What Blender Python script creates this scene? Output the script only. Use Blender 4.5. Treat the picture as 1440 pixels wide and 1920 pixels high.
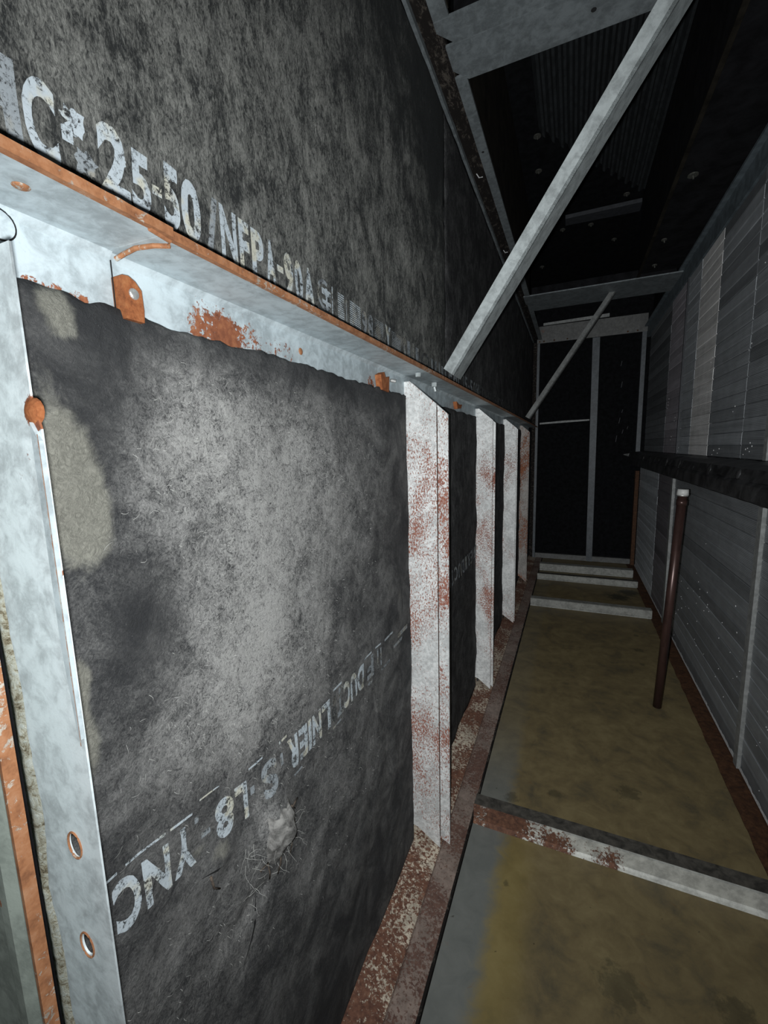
import bpy, bmesh, math, random
from mathutils import Vector, Matrix, noise
random.seed(7)
C = bpy.context.scene
for o in list(bpy.data.objects):
    bpy.data.objects.remove(o)
S = 0.27          # metres per modelling unit (one unit = lens to left wall)
ZF = 3.0          # floor lies 3 units below the lens

def W(x, y, z):
    return Vector((x * S, y * S, (z + ZF) * S))

# ------------------------------------------------------------------ camera
cam_d = bpy.data.cameras.new('camera')
cam = bpy.data.objects.new('camera', cam_d)
C.collection.objects.link(cam)
cam_d.sensor_fit = 'VERTICAL'
cam_d.sensor_height = 24.0
cam_d.lens = 797.0 / 1920.0 * 24.0
cam_d.clip_start = 0.01
cam_d.clip_end = 50
f_ = 797.0
Fv = Vector((353, -125, f_)).normalized()
Dv = Vector((144, 5490, f_)); Dv = (Dv - Fv * Dv.dot(Fv)).normalized()
Xv = Dv.cross(Fv)
right = Vector((Xv[0], Fv[0], -Dv[0])); up = -Vector((Xv[1], Fv[1], -Dv[1])); back = -Vector((Xv[2], Fv[2], -Dv[2]))
m = Matrix((right, up, back)).transposed().to_4x4()
m.translation = W(0, 0, 0)
cam.matrix_world = m
C.camera = cam

# ------------------------------------------------------------------ world, flash lamp, exposure
w = bpy.data.worlds.new('world'); C.world = w; w.use_nodes = True
w.node_tree.nodes['Background'].inputs[0].default_value = (0.55, 0.75, 1, 1)
w.node_tree.nodes['Background'].inputs[1].default_value = 0.002
ld = bpy.data.lights.new('phone_flash', 'SPOT')
ld.energy = 5.0
ld.color = (0.95, 0.985, 1.0)
ld.spot_size = math.radians(176)
ld.spot_blend = 0.85
ld.shadow_soft_size = 0.004
ld.use_nodes = True
lt = ld.node_tree
em = lt.nodes['Emission']
fo = lt.nodes.new('ShaderNodeLightFalloff')
fo.inputs['Strength'].default_value = 6.2
fo.inputs['Smooth'].default_value = 0.022
lt.links.new(fo.outputs['Linear'], em.inputs['Strength'])
lo = bpy.data.objects.new('phone_flash', ld)
C.collection.objects.link(lo)
ml = m.copy()
ml = ml @ Matrix.Rotation(math.radians(7), 4, 'X') @ Matrix.Rotation(math.radians(2), 4, 'Y')
ml.translation = W(-0.055, 0.02, -0.014)
lo.matrix_world = ml
C.view_settings.view_transform = 'Standard'
C.view_settings.look = 'None'
C.view_settings.gamma = 1
C.view_settings.use_curve_mapping = False
C.view_settings.exposure = 0.0

# ------------------------------------------------------------------ material helpers
class NT:
    def __init__(s, name):
        s.m = bpy.data.materials.new(name); s.m.use_nodes = True
        s.t = s.m.node_tree; s.b = s.t.nodes['Principled BSDF']
        g = s.t.nodes.new('ShaderNodeNewGeometry'); s.pos = g.outputs['Position']; s.nrm = g.outputs['Normal']
    def n(s, typ, **kw):
        nd = s.t.nodes.new(typ)
        for k, v in kw.items(): setattr(nd, k, v)
        return nd
    def put(s, sock, v):
        if hasattr(v, 'is_output') or isinstance(v, bpy.types.NodeSocket): s.t.links.new(v, sock)
        elif isinstance(v, (tuple, list)) and len(v) == 3 and sock.type == 'RGBA': sock.default_value = (*v, 1)
        else: sock.default_value = v
    def math(s, op, a, b=0.0, c=None, clamp=False):
        nd = s.n('ShaderNodeMath', operation=op, use_clamp=clamp)
        s.put(nd.inputs[0], a); s.put(nd.inputs[1], b)
        if c is not None: s.put(nd.inputs[2], c)
        return nd.outputs[0]
    def noise(s, scale, detail=4, rough=0.55, dist=0.0, stretch=None, off=None):
        v = s.pos
        if stretch or off:
            mp = s.n('ShaderNodeMapping')
            s.put(mp.inputs[0], v)
            if stretch: mp.inputs['Scale'].default_value = stretch
            if off: mp.inputs['Location'].default_value = off
            v = mp.outputs[0]
        nd = s.n('ShaderNodeTexNoise')
        s.put(nd.inputs['Vector'], v)
        nd.inputs['Scale'].default_value = scale; nd.inputs['Detail'].default_value = detail
        nd.inputs['Roughness'].default_value = rough; nd.inputs['Distortion'].default_value = dist
        return nd.outputs[0]
    def step(s, v, lo, hi):
        nd = s.n('ShaderNodeMapRange', clamp=True, interpolation_type='SMOOTHSTEP')
        s.put(nd.inputs[0], v); nd.inputs[1].default_value = lo; nd.inputs[2].default_value = hi
        return nd.outputs[0]
    def mix(s, f, a, b):
        nd = s.n('ShaderNodeMix', data_type='RGBA')
        s.put(nd.inputs[0], f); s.put(nd.inputs[6], a); s.put(nd.inputs[7], b)
        return nd.outputs[2]
    def ramp(s, v, cols):
        nd = s.n('ShaderNodeValToRGB'); s.put(nd.inputs[0], v)
        e = nd.color_ramp.elements
        while len(e) < len(cols): e.new(0.5)
        for i, (p, c) in enumerate(cols): e[i].position = p; e[i].color = (*c, 1)
        return nd.outputs[0]
    def attr(s, name):
        nd = s.n('ShaderNodeAttribute', attribute_name=name); return nd.outputs['Fac']
    def blob(s, x, y, z, r, soft=0.6):
        """soft ball mask around a place in the room, 1 inside"""
        nd = s.n('ShaderNodeVectorMath', operation='DISTANCE')
        s.put(nd.inputs[0], s.pos); nd.inputs[1].default_value = W(x, y, z)
        mr = s.n('ShaderNodeMapRange', clamp=True)
        s.put(mr.inputs[0], nd.outputs['Value'])
        mr.inputs[1].default_value = r * S * (1 - soft); mr.inputs[2].default_value = r * S
        mr.inputs[3].default_value = 1; mr.inputs[4].default_value = 0
        return mr.outputs[0]
    def coord(s, i):
        nd = s.n('ShaderNodeSeparateXYZ'); s.put(nd.inputs[0], s.pos); return nd.outputs[i]
    def bump(s, h, strength=0.4, dist=0.002):
        nd = s.n('ShaderNodeBump'); nd.inputs['Strength'].default_value = strength
        nd.inputs['Distance'].default_value = dist; s.put(nd.inputs['Height'], h)
        s.t.links.new(nd.outputs[0], s.b.inputs['Normal'])
    def out(s, col, rough=0.6, metal=0.0, spec=None):
        s.put(s.b.inputs['Base Color'], col); s.put(s.b.inputs['Roughness'], rough); s.put(s.b.inputs['Metallic'], metal)
        if spec is not None: s.b.inputs['Specular IOR Level'].default_value = spec
        return s.m

RUST = [(0.25, (0.09, 0.028, 0.014)), (0.5, (0.24, 0.078, 0.034)), (0.75, (0.36, 0.15, 0.065))]

def galv(name, base, rust=0.0, blobs=(), grime=0.15, rough=0.55, metal=0.1, dark=(0.05, 0.045, 0.035), streak=1.0, scale=1.0, rustramp=RUST):
    t = NT(name)
    a = t.noise(70 * scale, 6, 0.65, 0.4)
    b = t.noise(14, 4, 0.6, 0.8, off=(3, 1, 2))
    fine = t.noise(420 * scale, 3, 0.6)
    k = t.math('ADD', t.math('MULTIPLY', a, 0.6), t.math('MULTIPLY', b, 0.4))
    lo_ = tuple(c * 0.72 for c in base); hi_ = tuple(min(1, c * 1.2) for c in base)
    col = t.mix(t.step(k, 0.38, 0.62), lo_, hi_)
    col = t.mix(t.math('MULTIPLY', t.step(t.noise(150 * scale, 6, 0.8, off=(2, 7, 7)), 0.50, 0.62), 0.35), col, hi_)
    col = t.mix(t.math('MULTIPLY', t.step(fine, 0.60, 0.75), 0.25), col, tuple(c * 0.55 for c in base))
    gm = t.math('MULTIPLY', t.step(t.noise(30, 6, 0.7, 0.6, off=(7, 5, 1)), 0.56, 0.75), grime * 3, clamp=True)
    col = t.mix(gm, col, dark)
    sp = t.noise(190 * scale, 6, 0.75, 0.3, stretch=(1, 1, streak), off=(.3, .2, .1))
    lf = t.noise(9, 3, 0.6, 0.5, off=(11, 2, 5), stretch=(1, 1, 0.6))
    v = t.math('ADD', t.math('MULTIPLY', sp, 0.75), t.math('MULTIPLY', lf, 0.45))
    thr = 0.86 - rust * 0.55
    for (x, y, z, r, amt) in blobs:
        v = t.math('ADD', v, t.math('MULTIPLY', t.blob(x, y, z, r), amt))
    msk = t.step(v, thr, thr + 0.05)
    rc = t.ramp(t.noise(120, 5, 0.7, off=(4, 4, 4)), rustramp)
    col = t.mix(msk, col, rc)
    t.bump(t.math('ADD', t.math('MULTIPLY', sp, 0.5), t.math('MULTIPLY', msk, 0.6)), 0.35, 0.0008)
    r = t.math('ADD', t.math('MULTIPLY', msk, 0.3), rough, clamp=True)
    return t.out(col, r, t.math('MULTIPLY', t.math('SUBTRACT', 1.0, msk), metal))

def plain(name, c, rough=0.6, metal=0.0, var=0.25, scale=60, bump=0.3, spec=None):
    t = NT(name)
    a = t.noise(scale, 6, 0.65, 0.4)
    col = t.mix(t.step(a, 0.3, 0.7), tuple(q * (1 - var) for q in c), tuple(min(1, q * (1 + var)) for q in c))
    t.bump(t.noise(scale * 5, 5, 0.7), bump, 0.0008)
    return t.out(col, rough, metal, spec)

def liner_colour(t, dark, pale, warm, streaky=False):
    """woolly fibre board: dark base, pale fibres showing where dusty"""
    st = (1, 1, 0.45) if streaky else None
    f1 = t.noise(60, 9, 0.72, 1.1, stretch=st)
    f2 = t.noise(210, 8, 0.75, 1.8, off=(5, 3, 1), stretch=st)
    f3 = t.noise(650, 5, 0.7, 1.2, off=(1, 8, 3), stretch=st)
    wisp = t.math('SUBTRACT', 1.0, t.math('MULTIPLY', t.math('ABSOLUTE', t.math('SUBTRACT', f2, 0.5)), 9.0), clamp=True)
    big = t.noise(17, 6, 0.65, 0.7, off=(2, 9, 4))
    d = t.attr('dust')  # positive values pale the board, negative ones only darken it
    def dev(f, k): return t.math('MULTIPLY', t.math('SUBTRACT', f, 0.5), k)
    q = t.math('ADD', dev(f1, 1.8), dev(f2, 2.1))
    q = t.math('ADD', q, dev(f3, 1.8))
    amp = t.math('ADD', 0.95 if streaky else 0.42, t.math('MULTIPLY', d, 0.75))
    amp = t.math('MINIMUM', amp, 1.25)
    q = t.math('MULTIPLY', q, amp)
    q = t.math('ADD', q, dev(big, 1.9 if streaky else 1.3))
    q = t.math('ADD', q, t.math('MULTIPLY', d, 0.45))
    q = t.math('ADD', q, t.math('MULTIPLY', t.math('MULTIPLY', wisp, 0.18), t.math('ADD', d, 0.2)))
    mk = t.step(q, -0.35, 1.15)
    col = t.mix(mk, dark, pale)
    spk = t.step(t.noise(900, 2, 0.5, off=(9, 9, 9)), 0.70, 0.78)
    col = t.mix(t.math('MULTIPLY', spk, 0.35), col, (0.30, 0.30, 0.29))
    be = t.attr('beige')
    bm_ = t.step(t.math('ADD', be, t.math('MULTIPLY', t.math('SUBTRACT', f1, 0.5), 0.9)), 0.36, 0.85)
    col = t.mix(bm_, col, t.mix(t.step(f2, .3, .7), tuple(c * 0.55 for c in warm), warm))
    h = t.math('ADD', t.math('MULTIPLY', f1, 0.7), t.math('MULTIPLY', f2, 0.5))
    h = t.math('ADD', h, t.math('MULTIPLY', f3, 0.2))
    return col, h, f2

def liner_mat(name, dark=(0.038, 0.039, 0.041), pale=(0.42, 0.415, 0.40), warm=(0.29, 0.285, 0.245), streaky=False):
    t = NT(name)
    col, h, _ = liner_colour(t, dark, pale, warm, streaky)
    t.bump(h, 0.75, 0.004)
    return t.out(col, 0.9, 0, 0.15)

def ink_mat(name, thr=0.47, c1=(0.50, 0.56, 0.60), c2=(0.58, 0.57, 0.48), under=(0.035, 0.036, 0.036)):
    t = NT(name)
    a = t.noise(330, 8, 0.8, 0.5, off=(6, 2, 9)); b = t.noise(60, 4, 0.6, off=(1, 1, 7))
    v = t.math('ADD', t.math('MULTIPLY', a, 0.7), t.math('MULTIPLY', b, 0.3))
    mk = t.step(v, thr - 0.04, thr + 0.05)
    col = t.mix(mk, under, t.mix(t.step(t.noise(40, 3), 0.5, 0.62), c1, c2))
    t.bump(a, 0.5, 0.001)
    return t.out(col, 0.85, 0, 0.15)

M = {}
PALE = (0.50, 0.56, 0.60)
M['rail'] = galv('galvanised_rail', (0.455, 0.52, 0.545), 0.0, [
    (-1.02, 1.05, 0.36, 0.15, 0.34), (-1.02, 1.22, 0.355, 0.17, 0.27), (-1.02, 0.56, 0.355, 0.04, 0.34), (-1.02, 0.61, 0.352, 0.035, 0.36), (-1.02, 0.66, 0.350, 0.035, 0.34),
    (-1.02, 2.20, 0.36, 0.08, 0.26), (-1.02, 1.42, 0.37, 0.12, 0.20), (-1, 1.9, 0.35, 0.08, 0.15)], grime=0.04)
M['post'] = galv('speckled_rusty_post', (0.68, 0.69, 0.68), 0.37, [(-.8, 2.75, -.9, 1.1, .07), (-.8, 2.75, -2.3, .9, .03), (-.8, 5.05, -1.0, 2.0, .06)], grime=0.05, streak=0.6, scale=2.0, rustramp=[(.3, (.20, .06, .04)), (.6, (.33, .13, .085))])
M['post_near'] = galv('bluish_white_plate', (0.66, 0.73, 0.75), 0.0, [
    (-.80, .42, .075, .04, .7), (-.8, .42, -.2, .03, .35), (-.8, .42, -.37, .02, .3), (-.84, .42, -.02, .06, .22), (-.90, .42, -.75, .03, .1)], grime=0.03, scale=1.3)
M['post_far'] = galv('brown_speckled_post', (0.30, 0.28, 0.26), 0.47, grime=0.2, streak=0.5, scale=1.5)
M['frame'] = galv('grey_painted_frame', (0.15, 0.168, 0.175), 0.02, grime=0.12, rough=0.5)
M['frame_dirty'] = galv('stained_end_frame', (0.10, 0.10, 0.097), 0.06, [(-.6, 11.85, 2.7, .5, .12)], grime=0.25)
M['brace'] = galv('grey_brace', (0.46, 0.50, 0.50), 0.0, grime=0.03, rough=0.4, metal=0.35)
M['sill'] = galv('rusty_sill', (0.54, 0.47, 0.37), 0.57, grime=0.16, streak=1, scale=0.9, rustramp=[(.3, (.06, .024, .016)), (.55, (.15, .066, .040)), (.75, (.25, .13, .08))])
M['sill_flat'] = galv('brown_dusty_sill', (0.24, 0.185, 0.155), 0.50, grime=0.25, scale=1.0, rustramp=[(.3, (.07, .035, .027)), (.6, (.14, .075, .055))])
M['bar'] = galv('white_floor_bar', (0.50, 0.50, 0.46), 0.0, rustramp=[(.3, (.05, .022, .015)), (.55, (.14, .062, .036)), (.75, (.24, .12, .07))], blobs=[(-.6, 3.05, -2.9, .40, .40), (-.2, 3.05, -2.97, .35, .32), (.15, 3.05, -2.98, .3, .26), (.5, 3.05, -2.99, .3, .22)], grime=0.12, scale=0.8)
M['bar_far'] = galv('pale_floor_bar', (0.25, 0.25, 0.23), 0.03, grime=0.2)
M['bar_top'] = plain('dirty_bar_top', (0.055, 0.050, 0.042), 0.7, var=0.6, scale=50)
M['rust'] = NT('rust'); _t = M['rust']; M['rust'] = _t.out(_t.ramp(_t.noise(120, 6, 0.75), [(0.3, (0.13, 0.042, 0.018)), (0.5, (0.28, 0.095, 0.036)), (0.7, (0.38, 0.16, 0.065))]), 0.9, 0, 0.2)
_t.bump(_t.noise(300, 5, 0.7), 0.6, 0.001)
_t = NT('dark_rust'); M['rust_dark'] = _t.out(_t.ramp(_t.noise(90, 6, 0.75), [(0.3, (0.022, 0.011, 0.007)), (0.5, (0.060, 0.026, 0.012)), (0.7, (0.10, 0.048, 0.022))]), 0.8, 0, 0.3)
_t.bump(_t.noise(300, 5, 0.7), 0.6, 0.001)
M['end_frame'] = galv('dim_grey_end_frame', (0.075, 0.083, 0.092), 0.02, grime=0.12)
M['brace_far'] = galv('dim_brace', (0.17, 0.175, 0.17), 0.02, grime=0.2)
M['rust_edge'] = galv('rust_edge', (0.44, 0.40, 0.34), 0.66, grime=0.05, scale=1.0, rustramp=[(0.25, (0.16, 0.06, 0.025)), (0.5, (0.33, 0.14, 0.06)), (0.75, (0.42, 0.22, 0.12))])
M['steel'] = plain('bright_screw', (0.6, 0.6, 0.58), 0.3, 0.7, 0.2, 200)
M['liner'] = liner_mat('liner_board')
M['liner_up'] = liner_mat('upper_liner_board', dark=(0.032, 0.034, 0.034), pale=(0.32, 0.32, 0.295), streaky=True)
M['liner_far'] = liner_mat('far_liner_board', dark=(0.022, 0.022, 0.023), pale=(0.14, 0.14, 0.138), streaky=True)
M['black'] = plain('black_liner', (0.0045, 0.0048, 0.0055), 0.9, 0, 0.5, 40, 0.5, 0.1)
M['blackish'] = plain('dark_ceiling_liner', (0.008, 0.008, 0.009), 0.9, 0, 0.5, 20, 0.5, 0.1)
M['brownish'] = plain('brown_black_liner', (0.014, 0.012, 0.009), 0.9, 0, 0.5, 20, 0.5, 0.1)
M['grimy'] = NT('grimy_strip'); _t = M['grimy']; _c = _t.mix(_t.step(_t.noise(90, 7, 0.8, 0.5, stretch=(1, .4, 1)), 0.52, 0.62), (0.010, 0.008, 0.007), (0.07, 0.06, 0.05)); M['grimy'] = _t.out(_c, 0.9, 0, 0.2)
M['ink'] = ink_mat('white_stencil_ink', 0.455)
M['ink_dim'] = ink_mat('worn_stencil_ink', 0.465, (0.30, 0.33, 0.35), (0.33, 0.32, 0.28))
M['ink_faint'] = ink_mat('faint_stencil_ink', 0.50, (0.16, 0.17, 0.175), (0.18, 0.175, 0.16))
M['tuft'] = plain('grey_wool', (0.20, 0.195, 0.185), 0.95, 0, 0.6, 90, 0.8, 0.1)
M['fibre'] = plain('pale_fibre', (0.36, 0.36, 0.34), 0.9, 0, 0.2, 90, 0.1, 0.1)
M['twig'] = plain('brown_twig', (0.085, 0.065, 0.05), 0.8, 0, 0.5, 90)
M['crack'] = plain('dark_tear', (0.006, 0.006, 0.006), 0.95, 0, 0.2, 90)
M['green'] = galv('grey_green_sheet', (0.30, 0.34, 0.30), 0.03, [(-.91, .31, -.78, .02, .4)], grime=0.15)
M['deck'] = plain('dark_ribbed_metal', (0.020, 0.023, 0.025), 0.6, 0.2, 0.35, 30)
M['pin'] = plain('pin_washer', (0.06, 0.06, 0.052), 0.6, 0.2, 0.3, 200)
M['coil_frame'] = plain('blue_grey_coil_frame', (0.11, 0.135, 0.15), 0.6, 0.1, 0.3, 30)
M['seam'] = plain('pale_seam', (0.22, 0.225, 0.22), 0.6, 0.1, 0.25, 60)
M['seam_dim'] = plain('dim_seam', (0.03, 0.032, 0.037), 0.6, 0.1, 0.25, 60)
M['chalk'] = plain('white_corrosion', (0.5, 0.5, 0.5), 0.8, 0, 0.3, 200)
M['beam'] = plain('tarred_beam', (0.030, 0.030, 0.031), 0.45, 0.1, 0.7, 22, 0.8)
M['cap'] = plain('white_cap', (0.55, 0.55, 0.53), 0.5, 0, 0.1, 90)
_t = NT('brown_pipe'); M['pipe'] = _t.out(_t.ramp(_t.noise(40, 6, 0.7, stretch=(1, 1, .3)), [(0.3, (0.028, 0.016, 0.014)), (0.6, (0.075, 0.040, 0.034))]), 0.32, 0.4)
_t = NT('gasket'); _n = _t.noise(160, 8, 0.8, 0.6); M['gasket'] = _t.out(_t.ramp(_n, [(0.33, (0.03, 0.024, 0.014)), (0.42, (0.20, 0.165, 0.10)), (0.50, (0.44, 0.43, 0.34)), (0.62, (0.54, 0.57, 0.53))]), 0.9); _t.bump(_n, 0.9, 0.002)
# coil fins: fine horizontal fins over tone given per row
_t = NT('coil_fins')
_oi = _t.n('ShaderNodeObjectInfo')
_wv = _t.n('ShaderNodeTexWave', bands_direction='Z'); _t.put(_wv.inputs['Vector'], _t.pos); _wv.inputs['Scale'].default_value = 75; _wv.inputs['Distortion'].default_value = 0.15
_st = _t.noise(60, 5, 0.7, stretch=(1, 0.06, 1.6)); _sb = _t.noise(22, 4, 0.6, 0.4)
_k = _t.math('ADD', _t.math('MULTIPLY', _wv.outputs[1], 0.35), _t.math('MULTIPLY', _st, 0.8))
_k = _t.math('ADD', _k, _t.math('MULTIPLY', _sb, 0.5))
_vm = _t.n('ShaderNodeVectorMath', operation='SCALE'); _t.put(_vm.inputs[0], _oi.outputs['Color']); _t.put(_vm.inputs['Scale'], _k)
_wh = _t.step(_t.noise(75, 5, 0.7, stretch=(1, 1.2, 0.5), off=(3, 3, 3)), 0.66, 0.72)
_c = _t.mix(_t.math('MULTIPLY', _wh, 0.5), _vm.outputs[0], (0.30, 0.31, 0.32))
_t.bump(_wv.outputs[1], 0.5, 0.001)
M['fins'] = _t.out(_c, 0.5, 0.25)
# wet floor sheet
_t = NT('wet_floor')
_a = _t.noise(9, 6, 0.6, 0.8); _b = _t.noise(28, 7, 0.7, 0.5, off=(4, 1, 0)); _s = _t.noise(130, 5, 0.7)
_c = _t.ramp(_t.math('ADD', _t.math('MULTIPLY', _a, 0.55), _t.math('MULTIPLY', _b, 0.45)), [(0.34, (0.088, 0.074, 0.046)), (0.48, (0.150, 0.115, 0.057)), (0.62, (0.200, 0.158, 0.078))])
_x = _t.coord(0); _wx = _t.math('ADD', _x, _t.math('MULTIPLY', _t.math('SUBTRACT', _b, 0.5), 0.05))
_gs = _t.math('MULTIPLY', _t.math('SUBTRACT', 1.0, _t.step(_wx, -0.120, -0.085)), _t.math('SUBTRACT', 1.0, _t.math('MULTIPLY', _t.step(_t.coord(1), 0.80, 1.3), 0.85)))
_c = _t.mix(_gs, _c, _t.mix(_b, (0.10, 0.108, 0.1), (0.19, 0.195, 0.18)))
_oc = _t.math('MULTIPLY', _t.step(_wx, -0.125, -0.09), _t.math('SUBTRACT', 1.0, _t.step(_wx, -0.075, -0.02)))
_oc = _t.math('MULTIPLY', _oc, _t.math('SUBTRACT', 1.0, _t.step(_t.coord(1), 0.75, 0.95)))
_c = _t.mix(_t.math('MULTIPLY', _oc, 0.3), _c, (0.285, 0.217, 0.053))
for (x_, y_, r_) in [(0.55, 3.85, .2), (-.04, 3.6, .12), (-.37, 3.42, .12), (-.32, 2.65, .05), (1.17, 9.6, .45), (.95, 9.25, .45), (1.0, 6.85, .14), (.98, 6.4, .08), (1.02, 7.4, .08), (.35, 2.3, .25), (.9, 2.4, .2)]:
    _bb = _t.blob(x_, y_, -3, r_, 1.0)
    _mk = _t.step(_t.math('ADD', _t.math('MULTIPLY', _bb, 0.5), _t.math('MULTIPLY', _t.noise(55, 6, 0.75, off=(x_, y_, 0)), 0.8)), 0.62, 0.78)
    _c = _t.mix(_t.math('MULTIPLY', _mk, 0.5 if y_ < 9 else 0.9), _c, (0.035, 0.033, 0.020))
_sp = _t.step(_t.noise(75, 4, 0.6, off=(2, 2, 2)), 0.70, 0.74)
_c = _t.mix(_t.math('MULTIPLY', _sp, 0.7), _c, (0.03, 0.025, 0.015))
_rs = _t.step(_t.noise(32, 6, 0.7, 0.5, off=(5, 5, 1)), 0.63, 0.72)
_c = _t.mix(_t.math('MULTIPLY', _rs, 0.35), _c, (0.16, 0.075, 0.025))
_t.bump(_t.math('ADD', _b, _t.math('MULTIPLY', _s, 0.2)), 0.25, 0.002)
M['floor'] = _t.out(_c, _t.math('ADD', 0.35, _t.math('MULTIPLY', _b, 0.4)), 0, 0.35)

# ------------------------------------------------------------------ object helpers
def link(o, parent=None, base=None):
    C.collection.objects.link(o)
    if parent is not None: o.parent = parent
    return o

def base_of(parent):
    """world place of the parent's origin (parents never rotate here)"""
    v = Vector((0, 0, 0)); p = parent
    while p is not None:
        v = v + p.location; p = p.parent
    return v

def thing(name, label, cat, loc=(0, 0, 0), group=None):
    o = bpy.data.objects.new(name, None); link(o); o.location = W(*loc)
    o.empty_display_size = 0.05
    o['label'] = label; o['category'] = cat
    if group: o['group'] = group
    return o

def mesh(name, verts, faces, mat, parent=None, origin=None, smooth=False, label=None):
    """verts in modelling units; becomes one mesh object"""
    me = bpy.data.meshes.new(name)
    wv = [W(*v) for v in verts]
    if parent is not None: b = base_of(parent)
    elif origin is not None: b = W(*origin)
    else: b = Vector((0, 0, 0))
    me.from_pydata([v - b for v in wv], [], faces)
    bm = bmesh.new(); bm.from_mesh(me); bmesh.ops.recalc_face_normals(bm, faces=bm.faces); bm.to_mesh(me); bm.free()
    me.materials.append(mat)
    if smooth: me.polygons.foreach_set('use_smooth', [True] * len(me.polygons))
    o = bpy.data.objects.new(name, me); link(o, parent)
    if parent is None: o.location = b
    if label: o['label'] = label
    return o

def struct(o): o['kind'] = 'structure'; return o
def tag(o, label, cat, group=None):
    o['label'] = label; o['category'] = cat
    if group: o['group'] = group
    return o

def box(x0, x1, y0, y1, z0, z1):
    v = [(x, y, z) for x in (x0, x1) for y in (y0, y1) for z in (z0, z1)]
    f = [(0, 1, 3, 2), (4, 6, 7, 5), (0, 4, 5, 1), (2, 3, 7, 6), (0, 2, 6, 4), (1, 5, 7, 3)]
    return v, f

def join(*parts):
    V, F = [], []
    for v, f in parts:
        n = len(V); V += v; F += [tuple(i + n for i in q) for q in f]
    return V, F

def prism(pts, axis, a, b):
    """polygon pts extruded along axis 'x','y' or 'z' between a and b"""
    def mk(p, t):
        return {'x': (t, p[0], p[1]), 'y': (p[0], t, p[1]), 'z': (p[0], p[1], t)}[axis]
    n = len(pts)
    v = [mk(p, a) for p in pts] + [mk(p, b) for p in pts]
    f = [tuple(range(n)), tuple(range(2 * n - 1, n - 1, -1))] + [(i, (i + 1) % n, n + (i + 1) % n, n + i) for i in range(n)]
    return v, f

def cyl(p, q, r, n=14, r2=None):
    p = Vector(p); q = Vector(q); d = (q - p).normalized()
    a = d.orthogonal().normalized(); b = d.cross(a); r2 = r if r2 is None else r2
    v = [tuple(p + (a * math.cos(t) + b * math.sin(t)) * r) for t in [2 * math.pi * i / n for i in range(n)]]
    v += [tuple(q + (a * math.cos(t) + b * math.sin(t)) * r2) for t in [2 * math.pi * i / n for i in range(n)]]
    f = [tuple(range(n)), tuple(range(2 * n - 1, n - 1, -1))] + [(i, (i + 1) % n, n + (i + 1) % n, n + i) for i in range(n)]
    return v, f

def tube(pts, r, n=6, taper=1.0):
    V, F = [], []
    k = len(pts)
    for i, p in enumerate(pts):
        p = Vector(p); d = (Vector(pts[min(i + 1, k - 1)]) - Vector(pts[max(i - 1, 0)])).normalized()
        a = d.orthogonal().normalized(); b = d.cross(a); rr = r * (1 + (taper - 1) * i / (k - 1))
        V += [tuple(p + (a * math.cos(t) + b * math.sin(t)) * rr) for t in [2 * math.pi * j / n for j in range(n)]]
    for i in range(k - 1):
        for j in range(n):
            F.append((i * n + j, i * n + (j + 1) % n, (i + 1) * n + (j + 1) % n, (i + 1) * n + j))
    F += [tuple(range(n)), tuple(range(k * n - 1, (k - 1) * n - 1, -1))]
    return V, F

def dome(c, axis, r, h, n=14, rings=4):
    c = Vector(c); d = Vector(axis).normalized(); a = d.orthogonal().normalized(); b = d.cross(a)
    V, F = [], []
    for i in range(rings):
        t = i / rings * math.pi / 2
        for j in range(n):
            s = 2 * math.pi * j / n
            V.append(tuple(c + (a * math.cos(s) + b * math.sin(s)) * r * math.cos(t) + d * h * math.sin(t)))
    V.append(tuple(c + d * h))
    for i in range(rings - 1):
        for j in range(n): F.append((i * n + j, i * n + (j + 1) % n, (i + 1) * n + (j + 1) % n, (i + 1) * n + j))
    for j in range(n): F.append(((rings - 1) * n + j, (rings - 1) * n + (j + 1) % n, rings * n))
    F.append(tuple(range(n)))
    return V, F

def holed_plate(outline, holes, x_to, y0, y1, name, mat, parent):
    """flat plate in the x-z plane with true round holes (filled 2D curve turned to mesh)"""
    cu = bpy.data.curves.new(name, 'CURVE'); cu.dimensions = '2D'; cu.fill_mode = 'BOTH'; cu.extrude = abs(y1 - y0) * S / 2
    def spl(pts):
        s = cu.splines.new('POLY'); s.points.add(len(pts) - 1)
        for i, p in enumerate(pts): s.points[i].co = (p[0] * S, p[1] * S, 0, 1)
        s.use_cyclic_u = True
    spl(outline)
    for (hx, hz, rx, rz) in holes:
        spl([(hx + rx * math.cos(t), hz + rz * math.sin(t)) for t in [2 * math.pi * i / 28 for i in range(28)]])
    tmp = bpy.data.objects.new('tmp', cu)
    me = bpy.data.meshes.new_from_object(tmp)
    b = base_of(parent)
    for v in me.vertices:
        x, z, d = v.co
        v.co = Vector((x, d + (y0 + y1) / 2 * S, z + ZF * S)) - b
    bpy.data.objects.remove(tmp)
    me.materials.clear(); me.materials.append(mat)
    o = bpy.data.objects.new(name, me); link(o, parent); return o

def nz(x, y, z=0.0): return noise.noise(Vector((x, y, z)))

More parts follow.
